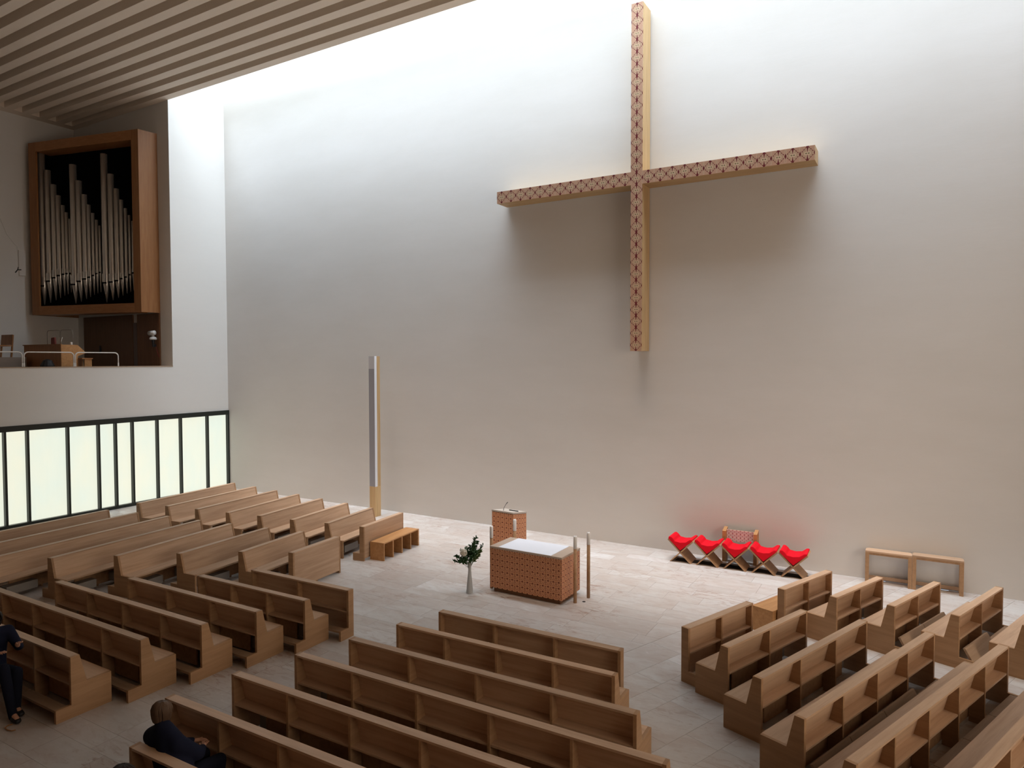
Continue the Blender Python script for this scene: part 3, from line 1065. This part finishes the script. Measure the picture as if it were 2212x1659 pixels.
# organ console
oc = thing('organ_console', 'reddish wooden organ console with a lit sloping right side in the gallery', 'organ console', (-1.0, -5.57, 4.35))
cprof = [(0, 0), (.52, 0), (.52, .82), (.76, .92), (.76, .96), (.55, 1.17), (.50, 1.20), (0, 1.20)]
obj('console_body', prism_x(cprof, -2.45, -.03), ORGAN_WOOD, oc)
obj('lit_cheek', prism_x(cprof, -.03, 0), HONEY, oc)  # paler wood than the body stands for the light on this side
obj('back_rail', box(-2.5, .01, -.02, .02, 1.19, 1.22), ORGAN_WOOD, oc)
for x0, x1, lab in ((-2.22, -1.38, 'left'), (-1.36, -.60, 'right')):
    md = thing('music_desk_frame', 'thin metal arch frame on top of the organ console, the %s one' % lab, 'frame', (0, 0, 0), 0, 'metal arches on the organ console')
    pts = [(y, 0, z) for _, y, z in hoop(x0, x1, 0, 5.553, 6.04, .10)]
    obj('tube', tube([(a, -5.4, c_) for a, b_, c_ in pts], .010, 8), plain('dull_metal', (.25, .22, .19), .4), md, True)
bk = obj('hymn_book', prism_y([(0, 0), (.26, 0), (.23, .26), (.02, .24)], 0, .05), plain('dark_red_cover', (.20, .03, .02), .6))
bk.location = (-2.08, -5.36, 5.553)
tag(bk, 'dark red book standing on the organ console', 'book')
bk = obj('open_folder', prism_x([(0, 0), (.02, 0), (.10, .26), (.085, .265)], 0, .22), plain('pale_paper', (.7, .68, .64), .8))
bk.location = (-1.72, -5.36, 5.553)
tag(bk, 'pale upright folder beside the red book on the organ console', 'folder')
cup = obj('white_cup', lathe([(.03, 0), (.038, .09), (.034, .09), (.027, .01)], 12), WAX)
cup.location = (-1.10, -5.2, 5.553)
tag(cup, 'small white cup on the right of the organ console', 'cup')
ob = thing('organ_bench', 'low dark red wooden stool right of the organ console', 'stool', (-.85, -5.0, 4.35))
obj('seat', box(-.5, .1, -.04, .30, .72, .76), ORGAN_WOOD, ob)
obj('panel', box(-.5, -.46, -.03, .28, 0, .72), ORGAN_WOOD, ob)
obj('panel', box(.03, .07, .05, .28, 0, .72), HONEY, ob)
bag = obj('dark_bag', lathe([(.10, 0), (.20, .05), (.22, .30), (.20, .52), (.12, .68), (.03, .72)], 14), BLACK)
bag.location = (-.66, -6.15, 4.35)
bag.scale = (1, 1, 1)
tag(bag, 'dark rounded bag standing before the organ console behind the parapet', 'bag')
pod = obj('low_podium', box(-6.2, -2.9, -6.9, -5.75, 4.35, 5.14), plain('podium_grey', (.30, .24, .20), .8))
tag(pod, 'low grey brown box podium at the left end of the gallery', 'podium')
# chair on podium
gc = thing('wooden_chair', 'reddish wooden chair standing on the gallery podium left of the console', 'chair', (-4.1, -6.05, 5.14))
for sx in (-.38, .38):
    obj('leg', box(sx - .025, sx + .025, -.22, -.18, 0, .41), ORGAN_WOOD, gc)
    obj('leg', prism_x([(.18, 0), (.225, 0), (.29, .78), (.25, .78)], sx - .025, sx + .025), ORGAN_WOOD, gc)
obj('seat', box(-.40, .40, -.24, .26, .38, .42), ORGAN_WOOD, gc)
obj('backrest', prism_x([(.215, .43), (.24, .43), (.27, .79), (.245, .79)], -.38, .38), ORGAN_WOOD, gc)
sp_ = thing('wall_speaker', 'slim pale loudspeaker box on the gallery back wall left of the organ', 'loudspeaker', (-6.3, -4.4, 8.28))
obj('cabinet', box(0, .07, -.02, .20, 0, .96), plain('speaker_white', (.80, .76, .72), .6), sp_)
obj('grille', box(.07, .076, 0, .18, .03, .93), plain('speaker_grille', (.76, .72, .68), .8), sp_)
mc = thing('hanging_microphone', 'small dark microphone hanging on a thin cable left of the organ', 'microphone', (-3, -5.9, 8.1))
obj('cable', tube([(0, -.75, 2.4), (0, -.52, 1.75), (0, -.3, 1.15), (0, -.05, .82), (0, 0, .78), (0, .02, .1)], .006, 5), plain('pale_cable', (.45, .42, .38), .6), mc)
obj('capsule', join(tube([(0, -.07, -.10), (0, 0, 0), (0, .02, .1)], [.02, .016, .01], 6), tube([(0, 0, 0), (.02, .10, .01)], [.014, .02], 6)), BLACK, mc)
vc = thing('wall_camera', 'white swivel camera on a black bracket on the timber panel right', 'camera', (-.93, -2.45, 5.5))
obj('camera_body', tube([(-.13, -.07, .52), (.12, -.01, .54), (.14, 0, .54)], [.085, .085, .05], 16), WHITE_STEEL, vc, True)
obj('lens', tube([(-.15, -.075, .518), (-.128, -.07, .52)], [.07, .072], 16), BLACK, vc)
obj('base_plate', lathe([(.10, .28), (.13, .30), (.13, .34), (.09, .39)], 18), WHITE_STEEL, vc, True)
obj('neck', lathe([(.05, .38), (.045, .46)], 12), WHITE_STEEL, vc)
obj('bracket', join(lathe([(.03, .02), (.06, .28)], 10), box(-.03, .03, 0, .10, .02, .12)), BLACK, vc)
obj('cable', tube([(.02, .08, .05), (.12, .09, -.2), (.2, .095, -.36)], .008, 5), plain('red_cable', (.25, .02, .02), .5), vc)


# ------------------------------------------------------------------ people
def skin_mesh(name, pts, edges, radii, mat, parent=None, sub=2, root=0):
    me = bpy.data.meshes.new(name)
    me.from_pydata(pts, edges, [])
    me.materials.append(mat)
    o = bpy.data.objects.new(name, me)
    COL.objects.link(o)
    o.parent = parent
    m = o.modifiers.new('skin', 'SKIN')
    for i, r in enumerate(radii):
        s = me.skin_vertices[0].data[i]
        rr = r if isinstance(r, tuple) else (r, r)
        s.radius = rr
        s.use_root = (i == root)
    m.use_smooth_shade = True
    m2 = o.modifiers.new('sub', 'SUBSURF')
    m2.levels = sub
    m2.render_levels = sub
    return o


def union_mesh(name, pts, edges, mat, parent, voxel=.016):
    """one fused surface of tapered limbs: spheres at the joints, cones between them"""
    bm = bmesh.new()
    for p, r in pts:
        bmesh.ops.create_icosphere(bm, subdivisions=3, radius=r, matrix=Matrix.Translation(Vector(p)))
    for i, j in edges:
        a, b = Vector(pts[i][0]), Vector(pts[j][0])
        d = b - a
        m = Matrix.Translation((a + b) / 2) @ d.to_track_quat('Z', 'Y').to_matrix().to_4x4()
        bmesh.ops.create_cone(bm, cap_ends=True, segments=20, radius1=pts[i][1], radius2=pts[j][1], depth=d.length, matrix=m)
    me = bpy.data.meshes.new(name)
    bm.to_mesh(me)
    bm.free()
    me.materials.append(mat)
    o = bpy.data.objects.new(name, me)
    COL.objects.link(o)
    o.parent = parent
    m = o.modifiers.new('fuse', 'REMESH')
    m.mode = 'VOXEL'
    m.voxel_size = voxel
    m.use_smooth_shade = True
    m = o.modifiers.new('smooth', 'SMOOTH')
    m.factor = .6
    m.iterations = 6
    return o


def chains(*cs):
    """each chain: list of (point, radius); a point given as an int re-uses that vertex"""
    P, E, R_ = [], [], []
    for c in cs:
        prev = None
        for p, r in c:
            if isinstance(p, int):
                i = p
            else:
                P.append(tuple(p))
                R_.append(r)
                i = len(P) - 1
            if prev is not None:
                E.append((prev, i))
            prev = i
    return P, E, R_


def hand_chains(wrist, d, side, flat, base_index):
    """palm and five fingers from the wrist along d"""
    w, d, s, f = Vector(wrist), Vector(d).normalized(), Vector(side).normalized(), Vector(flat).normalized()
    palm = w + d * .045
    out = [[(base_index, 0), (palm, (.034, .018))]]
    k = base_index
    return palm, out


def person(label, J, cloth, hairm, loc, rz=0.0):
    """J: joints in local space"""
    root = thing('person', label, 'person', loc, rz)
    V = {k: Vector(v) for k, v in J.items() if isinstance(v, tuple)}
    face = V['face'].normalized()
    h = V['head']
    # body: one continuous surface with head, arms, hands and legs
    P, E, R_ = [], [], []

    def add(p, r, prev=None):
        P.append(tuple(p))
        R_.append(r)
        if prev is not None:
            E.append((prev, len(P) - 1))
        return len(P) - 1
    pel = add(V['pelvis'], (.11, .10))
    sp1 = add(V['pelvis'].lerp(V['chest'], .5), (.10, .09), pel)
    chs = add(V['chest'], (.11, .095), sp1)
    nb = add(V['neck'], (.06, .06), chs)
    nk = add(V['neck'].lerp(h, .45), (.050, .052), nb)
    jaw = add(h - Vector((0, 0, .045)) + face * .012, (.068, .076), nk)
    sk_ = add(h + Vector((0, 0, .035)), (.082, .094), jaw)
    add(h + Vector((0, 0, .085)), (.058, .066), sk_)
    for s in ('l', 'r'):
        sh = add(V['sh_' + s], (.048, .048), chs)
        el = add(V['el_' + s], (.038, .038), sh)
        wr = add(V['wr_' + s], (.027, .027), el)
        dd = (V['wr_' + s] - V['el_' + s]).normalized()
        hd = V.get('hd_' + s)
        if hd is not None:
            dd = hd.normalized()
        sd = dd.cross(Vector((0, 0, 1)))
        if sd.length < .1:
            sd = Vector((1, 0, 0))
        sd.normalize()
        up_ = sd.cross(dd).normalized()
        pm = add(V['wr_' + s] + dd * .05, (.036, .017), wr)
        for i, (o_, ln) in enumerate(((-.030, .060), (-.010, .074), (.010, .070), (.030, .054))):
            b0 = V['wr_' + s] + dd * .085 + sd * o_
            f0 = add(b0, .0095, pm)
            f1 = add(b0 + dd * ln * .55 - up_ * .008, .0085, f0)
            add(b0 + dd * ln * .9 - up_ * .028, .007, f1)
        th = V['wr_' + s] + dd * .035 - sd * .035
        t0 = add(th, .011, pm)
        add(th + dd * .045 - sd * .022, .0085, t0)
        hp = add(V['hip_' + s], (.085, .085), pel)
        kn = add(V['kn_' + s], (.060, .060), hp)
        an = add(V['an_' + s], (.038, .038), kn)
        ft = V.get('ft_' + s, V['an_' + s] + face * .1)
        add(ft, (.036, .028), an)
    skin_mesh('body', P, E, R_, SKIN, root)
    # facial features, ears
    side = face.cross(Vector((0, 0, 1))).normalized()
    upv = Vector((0, 0, 1))
    hv = lathe([(.004, 0), (.016, .005), (.013, .03), (.004, .045)], 8)

    def place(vf, o_):
        return ([(x + o_.x, y + o_.y, z + o_.z) for x, y, z in vf[0]], vf[1])
    obj('nose', tube([tuple(h + face * .088 + upv * .02), tuple(h + face * .108 - upv * .015), tuple(h + face * .09 - upv * .022)], [.008, .013, .008], 8), SKIN, root, True)
    for s in (-1, 1):
        obj('eye', place(lathe([(.002, -.011), (.010, -.006), (.012, 0), (.010, .006), (.002, .011)], 10), h + face * .086 + side * .032 * s + upv * .018), WAX, root, True)
        obj('ear', tube([tuple(h + side * .083 * s - upv * .03), tuple(h + side * .090 * s), tuple(h + side * .086 * s + upv * .03)], [.008, .014, .008], 8), SKIN, root, True)
    obj('mouth', tube([tuple(h + face * .082 - upv * .052 - side * .022), tuple(h + face * .089 - upv * .054), tuple(h + face * .082 - upv * .052 + side * .022)], [.003, .006, .003], 6), plain('lips', (.35, .12, .09), .5), root, True)
    # hair cap: shaped rings, longer at the back
    hvv, hff = [], []
    seg = 20
    rings = [(-.125, .060), (-.09, .082), (-.055, .092), (-.01, .098), (.04, .100), (.085, .084), (.115, .052), (.128, .012)]
    hr = random.Random(3)
    for z, r in rings:
        for i in range(seg):
            a = 2 * PI * i / seg
            dv = side * math.cos(a) * r + face * math.sin(a) * r * 1.12
            fr = max(0, math.sin(a))
            zz = z
            if z < .055:
                zz = z + (.075 - z) * fr ** .7 * .9        # open over the face
                dv -= face * fr * .02
            dv *= 1 + hr.uniform(-.03, .04)
            p = h + dv + upv * zz - face * .006
            hvv.append(tuple(p))
    for k in range(len(rings) - 1):
        for i in range(seg):
            j = (i + 1) % seg
            hff.append((k * seg + i, k * seg + j, (k + 1) * seg + j, (k + 1) * seg + i))
    hff.append(tuple((len(rings) - 1) * seg + i for i in range(seg)))
    obj('hair', (hvv, hff), hairm, root, True)
    # loose strands over the cap
    sv = []
    for k in range(130):
        a = hr.uniform(PI, 2 * PI) if k % 4 else hr.uniform(0, PI)
        pts_ = []
        wob = hr.uniform(-.35, .35)
        n0 = 6 if a > PI else 3
        for (z, r) in rings[::-1][:n0 + 2]:
            aa = a + wob * (.128 - z) * 3
            rr = r * 1.02 + .004
            dv = side * math.cos(aa) * rr + face * math.sin(aa) * rr * 1.12
            pts_.append(tuple(h + dv + upv * z - face * .006))
        sv.append(tube(pts_, [.006] * (len(pts_) - 1) + [.002], 5))
    obj('hair_strands', join(*sv), hairm, root, True)
    # coat or shirt
    g_ = J.get('bulk', 1.0)
    rt_ = (V['sh_r'] - V['sh_l']).normalized()
    Q, E = [], []

    def q(p, r, *prev):
        Q.append((tuple(p), r))
        for k in prev:
            E.append((k, len(Q) - 1))
        return len(Q) - 1
    low = V['pelvis'] - Vector((0, 0, .03))
    mid_ = V['pelvis'].lerp(V['chest'], .5)
    rows_ = []
    for k_, wd in ((-1, .075), (1, .075)):
        a0_ = q(low + rt_ * wd * k_, .135 * g_)
        a1_ = q(mid_ + rt_ * wd * k_, .120 * g_, a0_)
        a2_ = q(V['chest'] + rt_ * wd * k_ * 1.15, .118 * g_, a1_)
        rows_.append(a2_)
    cn = q(V['chest'].lerp(V['neck'], .6), .095 * g_, *rows_)
    q(V['neck'].lerp(h, .12), .072, cn)
    for s, a2_ in (('l', rows_[0]), ('r', rows_[1])):
        sh = q(V['sh_' + s], .082 * g_, a2_, cn)
        el = q(V['el_' + s], .062 * g_, sh)
        q(V['el_' + s].lerp(V['wr_' + s], J.get('sleeve', .93)), .045, el)
    union_mesh('coat' if g_ > 1 else 'shirt', Q, E, cloth, root)
    Q, E = [], []
    pc = q(V['pelvis'] - Vector((0, 0, .02)), .125)
    for s in ('l', 'r'):
        hp = q(V['hip_' + s], .098, pc)
        kn = q(V['kn_' + s], .074, hp)
        q(V['an_' + s] - Vector((0, 0, .035)), .056, kn)
    union_mesh('trousers', Q, E, DARKCL, root)
    for s in ('l', 'r'):
        a_ = V['an_' + s]
        ft = V.get('ft_' + s, a_ + face * .1)
        fd = Vector((ft.x - a_.x, ft.y - a_.y, 0)).normalized()
        a0 = Vector((a_.x, a_.y, 0))
        P, E, R_ = [], [], []
        i0 = add(a0 - fd * .04 + Vector((0, 0, .055)), (.052, .055))
        i1 = add(a0 + fd * .06 + Vector((0, 0, .050)), (.054, .050), i0)
        add(a0 + fd * .17 + Vector((0, 0, .034)), (.042, .030), i1)
        skin_mesh('shoe', P, E, R_, BLACK, root)
    return root


# kneeling forward on the pew end
person('person in a dark navy coat with brown hair, seated hunched forward on a pew',
       dict(pelvis=(.30, -.0, .60), chest=(.13, .0, .86), neck=(.03, .03, 1.02), head=(-.02, .06, 1.13), face=(-.55, .75, -.2),
            sh_l=(-.14, .02, .85), el_l=(-.22, .18, .64), wr_l=(-.02, .44, .62), hd_l=(.5, .5, 0),
            sh_r=(.34, .0, .90), el_r=(.40, .20, .72), wr_r=(.22, .38, .64), hd_r=(-.4, .5, .1),
            hip_l=(.24, .06, .54), kn_l=(.12, .46, .50), an_l=(.14, .40, .09), ft_l=(.12, .52, .04),
            hip_r=(.40, .06, .54), kn_r=(.38, .48, .50), an_r=(.38, .42, .09), ft_r=(.38, .54, .04), bulk=1.2),
       NAVY, HAIR, (16.16, -13.07, 0))
# at the left picture edge, sitting sideways, facing right
person('person cut by the left edge, dark trousers and shoes, one bare forearm raised',
       dict(pelvis=(-.42, 0, .58), chest=(-.34, .0, .98), neck=(-.30, 0, 1.18), head=(-.27, 0, 1.32), face=(1, .1, -.1),
            sh_l=(-.30, .19, 1.10), el_l=(-.10, .24, .88), wr_l=(.11, .12, 1.0), hd_l=(.8, -.1, .5),
            sh_r=(-.30, -.19, 1.10), el_r=(-.12, -.22, .86), wr_r=(.06, -.10, .93), hd_r=(.7, .2, .3),
            hip_l=(-.38, .10, .53), kn_l=(.10, .12, .60), an_l=(.10, .10, .10), ft_l=(.22, .10, .05),
            hip_r=(-.38, -.10, .53), kn_r=(.14, -.06, .72), an_r=(.28, -.02, .10), ft_r=(.42, -.02, .05), bulk=.95, sleeve=.45),
       NAVY, DARKHAIR, (12.24, -12.90, 0))
so = thing('plain_stool', 'wooden stool under the person cut by the left edge', 'stool', (11.84, -12.90, 0))
obj('seat', box(-.22, .20, -.19, .19, .40, .44), OAK, so)
for sx in (-.19, .15):
    for sy in (-.16, .13):
        obj('leg', box(sx, sx + .03, sy, sy + .03, 0, .40), OAK_DARK, so)
# only the crown of the head shows at the bottom edge
person('person at the bottom edge of whom only the dark crown of the head shows',
       dict(pelvis=(0, -.05, .56), chest=(0, .0, .78), neck=(0, .05, .90), head=(0, .09, .985), face=(0, 1, -.2),
            sh_l=(-.18, .02, .84), el_l=(-.20, .20, .66), wr_l=(-.06, .38, .66), sh_r=(.18, .02, .84), el_r=(.20, .20, .66), wr_r=(.06, .38, .66),
            hip_l=(-.10, .0, .53), kn_l=(-.12, .40, .50), an_l=(-.12, .34, .09), ft_l=(-.12, .46, .04),
            hip_r=(.10, .0, .53), kn_r=(.12, .40, .50), an_r=(.12, .34, .09), ft_r=(.12, .46, .04), bulk=1.05),
       NAVY, DARKHAIR, (16.72, -13.86, 0))
cb = obj('cord_loop', tube([(-.10, .05, .012), (-.12, 0, .012), (-.08, -.05, .012), (0, -.06, .012), (.08, -.04, .012), (.10, 0, .012)], .007, 6), plain('orange_cord', (.35, .15, .04), .6))
cb.location = (12.72, -13.02, 0)
tag(cb, 'thin orange cord loop lying on the floor beside the shoes, left edge', 'cord')
